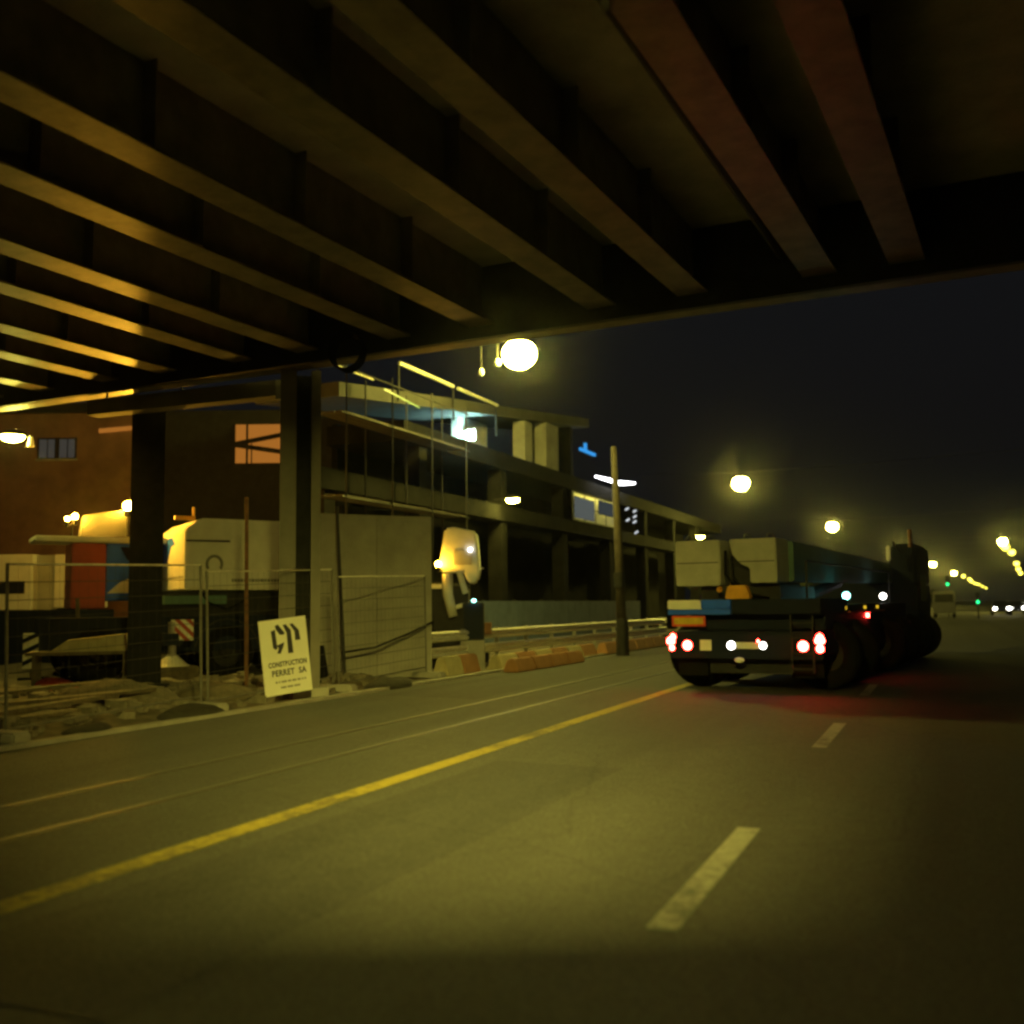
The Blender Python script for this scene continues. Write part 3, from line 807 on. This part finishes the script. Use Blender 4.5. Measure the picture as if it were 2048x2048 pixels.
# ------------------------------------------------------------------ guard rail, barriers, pole, blue hoarding
gr = thing("guard_rail", "double steel guard rail along the site from the wall to the timber pole", "guard rail", (0, 0, 0))
def grx(y): return -10.25 + (y - 19.4) * 0.004
prof = [(0, -.15), (.05, -.11), (.05, -.05), (0, 0), (.05, .05), (.05, .11), (0, .15)]
for zc in (.84, .5):
    for (ya, yb) in ((19.4, 23.3), (23.32, 27.3), (27.32, 31.3), (31.32, 35.3), (35.32, 39.5)):
        b = MB(); vs = [(grx(y) + px_, y, zc + pz_ * .75) for y in (ya, yb) for px_, pz_ in prof]
        n = len(prof)
        vs += [(v[0] - .006, v[1], v[2]) for v in vs]
        fs = [(i, i + 1, n + i + 1, n + i) for i in range(n - 1)] + [(2 * n + i + 1, 2 * n + i, 3 * n + i, 3 * n + i + 1) for i in range(n - 1)]
        b.add(vs, fs).build("rail_beam", galv_pale, gr)
for y in (19.6, 21.5, 23.4, 25.3, 27.2, 29.1, 31, 33, 35, 37, 39):
    MB().box(grx(y) - .12, grx(y) - .02, y - .03, y + .03, 0, .98).build("post", galv, gr)
def plastic_barrier(y0, y1, x0, x1, z, h, lb, m1, m2):
    t = thing("plastic_barrier", lb, "barrier", (0, 0, 0), 0, "red and pale plastic barriers by the guard rail")
    n = max(1, round((y1 - y0) / 1.1))
    for k in range(n):
        a, b_ = y0 + (y1 - y0) * k / n, y0 + (y1 - y0) * (k + 1) / n - .02
        xa = x0 + (x1 - x0) * k / n; xb = x0 + (x1 - x0) * (k + 1) / n
        MB().hexa([(xa - .2, a, z), (xa + .2, a, z), (xb + .2, b_, z), (xb - .2, b_, z), (xa - .08, a, z + h), (xa + .08, a, z + h), (xb + .08, b_, z + h), (xb - .08, b_, z + h)]).build("segment", m1 if k % 2 else m2, t, bevel=.03)
plastic_barrier(19.5, 21.2, -9.9, -9.9, .02, .42, "short barrier below the guard rail at the pale wall's right end", barrier_red, barrier_pale)
plastic_barrier(22.0, 29.0, -9.75, -9.7, .02, .34, "pale and red barrier row under the guard rail", barrier_red, barrier_pale)
plastic_barrier(21.4, 25.8, -9.1, -9.0, .01, .30, "long low orange barrier lying on the road edge before the guard rail", barrier_red, barrier_red)
plastic_barrier(29.6, 38.0, -9.6, -9.5, .02, .34, "red barrier row right of the timber pole", barrier_red, barrier_red)
pole_wood = mat("dark_pole_wood", (0.055, 0.045, 0.032), 0.85, 0, 0.35, 5, 0.4, 30)
pl = thing("timber_pole", "weathered pole standing at the road edge right of the guard rail barriers", "pole", (-8.85, 29.3, 0))
MB().tube([(0, 0, 0), (-.04, -.05, 3), (-.12, -.1, 6.2)], [.15, .13, .09], 12).build("pole_shaft", pole_wood, pl, smooth=True)
MB().tube([(-.04, -.04, 2.0), (-.05, -.05, 2.45)], .165, 12).build("sleeve", steel_dark, pl)
MB().tube([(0, 0, .0), (0, 0, 1.1)], [.20, .175], 12).build("base_sleeve", steel_dark, pl)
ho = thing("blue_hoarding", "blue panel hoarding behind the guard rail", "hoarding", (0, 0, 0))
for k in range(8):
    y = 26.8 + 2.5 * k
    MB().box(-13.3, -13.24, y + .012, y + 2.488, .02, 1.66).build("panel", hoard_blue, ho)
    MB().box(-13.4, -13.31, y - .05, y + .05, 0, 1.7).build("post", steel_dark, ho)

# ------------------------------------------------------------------ unfinished building
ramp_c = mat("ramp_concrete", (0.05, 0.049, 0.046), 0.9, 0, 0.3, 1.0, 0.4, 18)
bd = thing("unfinished_building", "dark unfinished concrete building with lit open floors behind the guard rail", "building", (0, 0, 0))
dkc = mat("dimmed_concrete", (0.014, 0.0136, 0.013), 0.95, 0, 0.4, 1.6, 0.4, 18, spec=0.1)  # concrete darkened so the building sinks into night shade
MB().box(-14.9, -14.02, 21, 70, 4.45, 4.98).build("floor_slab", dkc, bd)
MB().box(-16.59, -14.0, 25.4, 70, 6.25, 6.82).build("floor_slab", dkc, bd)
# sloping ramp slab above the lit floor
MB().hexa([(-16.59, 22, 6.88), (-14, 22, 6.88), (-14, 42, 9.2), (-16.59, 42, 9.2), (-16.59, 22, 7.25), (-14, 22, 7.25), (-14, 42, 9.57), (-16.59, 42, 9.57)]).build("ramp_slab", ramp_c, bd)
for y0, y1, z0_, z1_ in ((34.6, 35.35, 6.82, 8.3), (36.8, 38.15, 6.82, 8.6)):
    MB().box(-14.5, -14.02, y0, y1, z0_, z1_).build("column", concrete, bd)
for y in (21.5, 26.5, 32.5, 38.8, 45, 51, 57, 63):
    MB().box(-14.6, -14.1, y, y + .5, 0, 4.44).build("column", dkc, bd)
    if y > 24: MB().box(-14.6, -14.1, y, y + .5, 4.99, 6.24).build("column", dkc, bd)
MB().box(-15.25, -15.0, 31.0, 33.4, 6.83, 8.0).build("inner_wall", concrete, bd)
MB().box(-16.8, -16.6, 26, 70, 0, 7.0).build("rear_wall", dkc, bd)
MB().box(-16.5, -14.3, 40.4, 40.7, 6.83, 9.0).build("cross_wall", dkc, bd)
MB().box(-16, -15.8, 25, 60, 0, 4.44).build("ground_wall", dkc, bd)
# edge rails near the lamp, painted pale to show its glint
for ya, yb in ((24.95, 28.4), (28.75, 31.8)):
    MB().tube([(-13.9, ya, 8.36), (-13.9, yb, 8.36)], .055, 8).build("edge_rail", galv_pale, bd)
for y in (25, 28.5, 31.8):
    MB().box(-13.97, -13.93, y - .03, y + .03, 7.3, 8.3).build("rail_post", steel_dark, bd)
MB().tube([(-13.95, 21.2, 7.62), (-13.95, 23.6, 7.62)], .04, 8).build("edge_rail", galv_pale, bd)
# lit stair room
sr = MB().box(-14.0, -13.97, 39.6, 45.6, 4.99, 6.2).build("window", steel_dark, bd)
for k in range(4):
    for j in range(2):
        MB().box(-13.965, -13.96, 39.75 + 1.46 * k, 39.75 + 1.46 * k + 1.3, 5.05 + .57 * j, 5.05 + .57 * j + .5).build("pane", mat("stair_glass", (.3, .32, .3), .3), sr)
MB().box(-13.958, -13.95, 39.8, 42.4, 5.1, 6.0).build("lit_pane", emis("stair_glow", (.75, .85, .8), .11), sr)
MB().box(-13.958, -13.95, 43.0, 45.2, 5.5, 6.1).build("lit_pane", emis("stair_glow_dim", (.7, .85, .9), .05), sr)
MB().tube([(-13.7, 41.9, 7.02), (-13.7, 45.4, 7.10), (-13.7, 47.9, 7.36)], [.03, .10, .04], 8).build("strip_light", M_tube, bd)
MB().box(-13.99, -13.9, 40.6, 42.6, 8.0, 8.12).build("sign_light", M_blue, bd)
MB().box(-13.99, -13.9, 41.2, 41.4, 8.12, 8.4).build("sign_light", M_blue, bd)
for z, y in ((5.96, 46.2), (5.45, 46.3), (5.96, 47.5), (5.44, 47.45), (4.95, 47.7), (5.7, 47.5)):
    MB().bar((-13.6, y - .25, z - .06), (-13.6, y + .25, z + .06), .03, .07).build("stair_light", emis("stair_step_light", (.9, .95, 1), .9), bd)
# floodlight standing in the open floor
fl_ = thing("floodlight", "cyan white floodlight glaring on the unfinished building's open floor", "floodlight", (-14.6, 30.9, 6.83))
MB().tube([(0, 0, 0), (0, 0, .26)], .03, 6).build("stand", steel_dark, fl_)
for a in (0, 120, 240):
    MB().tube([(0, 0, .2), (.3 * math.cos(R(a)), .3 * math.sin(R(a)), .01)], .015, 5).build("leg", steel_dark, fl_)
MB().ell((0, 0, .42), .13, .13, .13, 12, 8).build("lens", M_cyan, fl_, smooth=True)
MB().box(-.2, .2, .18, .25, .25, .62).build("reflector", galv, fl_)
# scaffold in front of the lower floors
sc = thing("scaffold", "thin dark scaffold in front of the unfinished building behind the wall", "scaffold", (0, 0, 0))
for y in (20.6, 22.8, 25.0, 27.2):
    for x in (-12.9, -13.7):
        MB().tube([(x, y, 0), (x, y, 7.4)], .025, 6).build("upright", steel_dark, sc)
for z in (2.1, 4.1, 6.1, 7.2):
    MB().tube([(-12.9, 20.4, z), (-12.9, 27.4, z)], .022, 6).build("ledger", steel_dark, sc)
    if z < 7:
        for k in range(3):
            MB().box(-13.68 + .26 * k, -13.45 + .26 * k, 20.5, 27.3, z + .03, z + .07).build("plank", pole_wood, sc)
MB().bar((-12.86, 22.3, 7.0), (-12.86, 24.2, 6.85), .02, .05).build("toe_board", teal_paint, sc)

# ------------------------------------------------------------------ crane driving ahead
cr = thing("travelling_crane", "large mobile crane driving ahead with red tail lights glowing", "mobile crane", (-3.18, 17.5, 0), R(-6.0))
MB().box(-1.30, 1.30, .12, 14, .62, 1.02).build("chassis", navy_paint, cr, bevel=.02)
MB().box(-1.30, 1.30, 0, .11, .56, .98).build("bumper", navy_paint, cr, bevel=.02)
MB().box(-.9, 1.28, .4, 9.5, 1.03, 1.46).build("deck", navy_paint, cr, bevel=.02)
MB().box(-1.32, -.72, -.02, 2.2, 1.40, 1.56).build("fender_panel", white_paint, cr, bevel=.015)
MB().box(-.715, -.2, -.02, 2.2, 1.40, 1.56).build("fender_panel", blue_paint, cr, bevel=.015)
MB().box(-1.32, -.2, -.01, 2.2, 1.31, 1.395).build("fender_skirt", blue_paint, cr)
MB().box(-.19, 1.3, .0, 2.2, 1.31, 1.56).build("fender_panel", navy_paint, cr, bevel=.015)  # dark paint carries the shadow over the band's right part
mp = MB().box(-1.24, -.64, -.03, -.015, 1.11, 1.29).build("marker_plate", mat("marker_red", (.6, .07, .03), .5), cr)
MB().box(-1.20, -.68, -.036, -.031, 1.145, 1.255).build("marker_field", mat("marker_yellow", (.5, .36, .03), .5), mp)
# counterweights
MB().box(-1.25, -.44, .25, 1.1, 1.81, 2.60).build("counterweight", cw_paint, cr, bevel=.02)
MB().prism([(-.28, .25, 2.6), (.54, .25, 2.6), (.54, .25, 1.84), (.08, .25, 1.84), (.08, .25, 2.10), (-.10, .25, 2.18), (-.22, .25, 2.34)], (0, .85, 0)).build("counterweight", cw_paint, cr, bevel=.02)
MB().box(-.9, .5, .6, 3.2, 1.37, 1.80).build("turntable", steel_dark, cr)
MB().box(-.36, .14, .55, 1.0, 1.81, 2.55).build("winch_frame", steel_dark, cr)
MB().hexa([(-.30, .0, 1.57), (.13, .0, 1.57), (.13, .25, 1.57), (-.30, .25, 1.57), (-.25, .03, 1.80), (.06, .03, 1.80), (.06, .22, 1.80), (-.25, .22, 1.80)]).build("hook_block", orange_paint, cr, bevel=.02)
MB().ell((-.43, .15, 1.74), .055, .055, .055, 10, 8).build("hook_ball", orange_paint, cr, smooth=True)
# boom
MB().hexa([(-.05, 1.1, 1.86), (.62, 1.1, 1.86), (.50, 15.5, 2.02), (.05, 15.5, 2.02), (-.05, 1.1, 2.58), (.62, 1.1, 2.58), (.50, 15.5, 2.50), (.05, 15.5, 2.50)]).build("boom", teal_paint, cr, bevel=.03)
MB().hexa([(.12, 15.5, 2.08), (.43, 15.5, 2.08), (.40, 16.6, 2.12), (.15, 16.6, 2.12), (.12, 15.5, 2.44), (.43, 15.5, 2.44), (.40, 16.6, 2.42), (.15, 16.6, 2.42)]).build("boom_head", grey_paint, cr)
MB().tube([(.28, 2.2, 1.5), (.28, 6.5, 1.92)], .12, 10).build("lift_cylinder", steel_dark, cr)
# operator's cab and driver's cab
MB().box(-1.25, -.15, 3.0, 4.9, 1.40, 2.7).build("operator_cab", navy_paint, cr, bevel=.08)
MB().box(-1.3, 1.32, 11.4, 13.9, .60, 2.0).build("driver_cab", navy_paint, cr, bevel=.08)
MB().box(.66, 1.32, 11.4, 13.9, 1.9, 3.0).build("cab_roof_block", navy_paint, cr, bevel=.08)
MB().box(1.325, 1.33, 11.9, 13.0, 1.5, 2.2).build("cab_window", glass_dark, cr)
mr = MB().tube([(1.0, 11.35, 2.75), (.85, 11.2, 2.95), (.8, 11.2, 3.05)], .03, 6).build("mirror_arm", steel_dark, cr)
MB().box(.62, .74, 11.15, 11.22, 2.55, 2.95).build("mirror", sign_white, cr, bevel=.03)
MB().tube([(1.2, 11.3, 2.9), (1.2, 11.3, 3.35)], .05, 8).build("exhaust_stack", rust, cr)
for x in (-1.05, -.65, 0.0, .4):
    MB().torus((x, .45, 2.63), .06, .018, 'Y', 14, 6).build("lifting_lug", steel_dark, cr)
for x0_, x1_ in ((-1.25, -.44), (-.28, .54)):
    MB().box(x0_ + .03, x1_ - .03, .238, .246, 2.20, 2.215).build("seam", steel_dark, cr)
MB().tube([(-.35, .3, 2.4), (-.30, .1, 2.0), (-.1, .15, 1.7), (.2, .5, 1.6)], .025, 7).build("hose", rubber, cr, smooth=True)
MB().tube([(-.25, .35, 2.3), (-.18, .15, 1.95), (0, .2, 1.66), (.3, .6, 1.58)], .02, 7).build("hose", rubber, cr, smooth=True)
ld = MB().box(.80, .83, -.06, -.03, .35, 1.3).box(1.15, 1.18, -.06, -.03, .35, 1.3)
for k in range(4):
    ld.box(.831, 1.149, -.06, -.03, .40 + .25 * k, .43 + .25 * k)
ld.build("ladder", steel_dark, cr)
for y in (3.6, 5.2, 7.0, 8.6):
    MB().box(1.02, 1.30, y, y + .9, .62, .98).build("side_locker", navy_paint, cr, bevel=.02)
MB().tube([(.95, .6, 1.47), (.95, .6, 2.2), (.95, 9.2, 2.2), (.95, 9.2, 1.47)], .02, 6).build("hand_rail", steel_dark, cr)
for y in (1.2, 2.9, 6.2, 8.0, 10.3, 12.6):
    wheel_local(cr, -1.1, y, .6, .36, -1); wheel_local(cr, 1.1, y, .6, .36, 1)
MB().box(-1.25, -.72, .3, .34, .25, .66).build("mud_flap", rubber, cr)
MB().box(.72, 1.25, .3, .34, .25, .66).build("mud_flap", rubber, cr)
MB().box(-.7, .7, .35, .5, .30, .6).build("axle", steel_dark, cr)
def clight(x, z, rr, mt, name, y=-.02):
    t = thing_part(name, cr, (x, y, z))
    MB().tube([(0, .02, 0), (0, -.012, 0)], rr * 1.15, 12).build("light_housing", rubber, t)
    MB().ell((0, -.012, 0), rr, .02, rr, 12, 6).build("lens", mt, t, smooth=True)
    if name == "tail_light": MB().box(-rr * 1.2, rr * 1.2, -.16, .02, rr * 1.16, rr * 1.16 + .012).build("glow_shield", rubber, t)  # hood added to keep the red light off the girders
for x, z, r_ in ((-1.27, .855, .055), (-1.23, .93, .04), (-1.25, .74, .035), (-.97, .785, .058), (1.0, .785, .06), (1.34, .875, .058), (1.33, .94, .04), (1.32, .745, .045)):
    clight(min(1.27, x), z, r_ * 1.45, M_tail, "tail_light")
clight(-.20, .79, .07, M_white, "plate_light"); clight(.34, .79, .06, M_white, "plate_light")
clight(.26, .865, .025, M_tail, "tail_light")
MB().box(-.13, .27, -.035, -.02, .735, .845).build("licence_plate", sign_white, cr)
MB().ell((-.06, -.05, .545), .09, .06, .05, 10, 6).build("tow_ball", sign_white, cr)
MB().box(-.75, -.55, -.02, -.01, .70, .88).build("reflector", sign_white, cr)
for y in (2.0, 3.9, 5.3):
    MB().box(1.281, 1.30, y, y + .16, 1.36, 1.42).build("side_marker", M_amber_s, cr)
sl = MB().box(1.281, 1.32, 4.1, 4.25, 1.19, 1.27).build("side_light", M_tail, cr)
MB().box(1.284, 1.34, 2.2, 6.0, 1.30, 1.33).build("glow_rail", red_paint, cr)  # red paint stands for the side light's glow along the rail
for y in (4.2, 8.6):
    MB().ell((.9, y, 1.62), .075, .075, .075, 10, 8).build("deck_lamp", M_cyan_s if y < 5 else M_white, cr)
    MB().tube([(.9, y, 1.36), (.9, y, 1.55)], .025, 6).build("lamp_stem", steel_dark, cr)

# ------------------------------------------------------------------ far traffic and signals
def make_car():
    t = thing("oncoming_car", "x", "car", (0, 0, 0), 0, "oncoming cars far down the road")
    MB().hexa([(-.85, -2.1, .35), (.85, -2.1, .35), (.85, 2.1, .35), (-.85, 2.1, .35), (-.82, -2.05, .85), (.82, -2.05, .85), (.82, 2.05, .95), (-.82, 2.05, .95)]).build("body", navy_paint, t, bevel=.06)
    MB().hexa([(-.78, -1.1, .86), (.78, -1.1, .86), (.78, 1.6, .92), (-.78, 1.6, .92), (-.6, -.4, 1.42), (.6, -.4, 1.42), (.6, 1.0, 1.42), (-.6, 1.0, 1.42)]).build("cabin", glass_dark, t, bevel=.05)
    for x in (-.62, .62):
        MB().ell((x, -2.1, .66), .16, .05, .1, 10, 6).build("headlight", M_head, t)
    for x in (-.8, .8):
        for y in (-1.3, 1.3):
            MB().tube([(x - .1, y, .33), (x + .1, y, .33)], .33, 14).build("wheel", rubber, t)
    return t
ca = make_car()
for i, (x, y, lb) in enumerate(((4.9, 112, "far oncoming car with white headlights left of its twin"), (6.55, 118, "far oncoming car with white headlights nearest the right picture edge"))):
    o = ca if i == 0 else copy_tree(ca)
    o.location = (x, y, 0); o["label"] = lb
def signal(loc, h, lb):
    t = thing("traffic_light", lb, "traffic light", loc, 0, "green traffic lights far down the road")
    MB().tube([(0, 0, 0), (0, 0, h + .5)], .05, 8).build("mast", steel_dark, t)
    MB().box(-.15, .15, -.2, .0, h - .2, h + .75).build("signal_head", rubber, t)
    MB().ell((0, -.21, h), .11, .03, .11, 12, 6).build("green_lens", M_green, t)
    for z in (.28, .54):
        MB().ell((0, -.21, h + z), .1, .02, .1, 12, 6).build("dark_lens", glass_dark, t)
signal((.15, 100, 0), 2.95, "green traffic light right of the travelling crane's cab")
signal((2.35, 92, 0), 1.35, "low green traffic light under the far string of lamps")
van = thing("parked_van", "grey van just right of the travelling crane's cab far ahead", "van", (-.2, 96, 0), 0)
MB().box(-.9, .9, 0, 4.4, .4, 2.3).build("body", grey_paint, van, bevel=.1)
MB().box(-.75, .75, -.03, -.01, 1.35, 2.05).build("rear_window", glass_dark, van)
for x in (-.75, .75):
    for y in (.8, 3.6):
        MB().tube([(x - .12, y, .36), (x + .12, y, .36)], .36, 14).build("wheel", rubber, van)

# far tree belts beyond the road, one dark mass each side
def belt(xf, ya, yb, name, lb):
    b = MB()
    for k in range(900):
        y = random.uniform(ya, yb); x = xf(y) + random.gauss(0, 2.5)
        h = 4.5 + 2.5 * noise.noise(Vector((x * .1, y * .08, 0)))
        z = h * random.random() ** .6; s = random.uniform(.3, .8)
        c = Vector((x, y, z + .2)); a = Vector((random.uniform(-1, 1), random.uniform(-1, 1), random.uniform(-1, 1))).normalized() * s; d_ = a.cross(Vector((random.uniform(-1, 1), random.uniform(-1, 1), random.uniform(-1, 1)))).normalized() * s
        b.add([c - a - d_, c + a - d_, c + a + d_, c - a + d_], [(0, 1, 2, 3)])
    tag(b.build(name, grassm), lb, None, None, "stuff")
belt(lambda y: 26 + bend(y), 120, 420, "roadside_trees", "dark belt of trees right of the far road")
belt(lambda y: -24 + bend(y), 110, 420, "roadside_trees", "dark belt of trees left of the far road")

# ------------------------------------------------------------------ thin volume added to stand for lens glare around the lamps
hzb = MB().box(-90, 90, -30, 720, -1.2, 14.0).build("lamp_glare", mat("tmp", (1, 1, 1)))
hm = bpy.data.materials.new("lamp_glare_volume")
hm.use_nodes = True
hn = hm.node_tree; hn.nodes.clear()
pv = hn.nodes.new("ShaderNodeVolumePrincipled")
pv.inputs["Color"].default_value = (.9, .9, .9, 1)
pv.inputs["Density"].default_value = 0.0002
pv.inputs["Anisotropy"].default_value = 0.97
ho_ = hn.nodes.new("ShaderNodeOutputMaterial")
hn.links.new(pv.outputs[0], ho_.inputs["Volume"])
hzb.data.materials.clear(); hzb.data.materials.append(hm)
tag(hzb, kind="stuff", label="thin added volume standing for lens glare over the road")
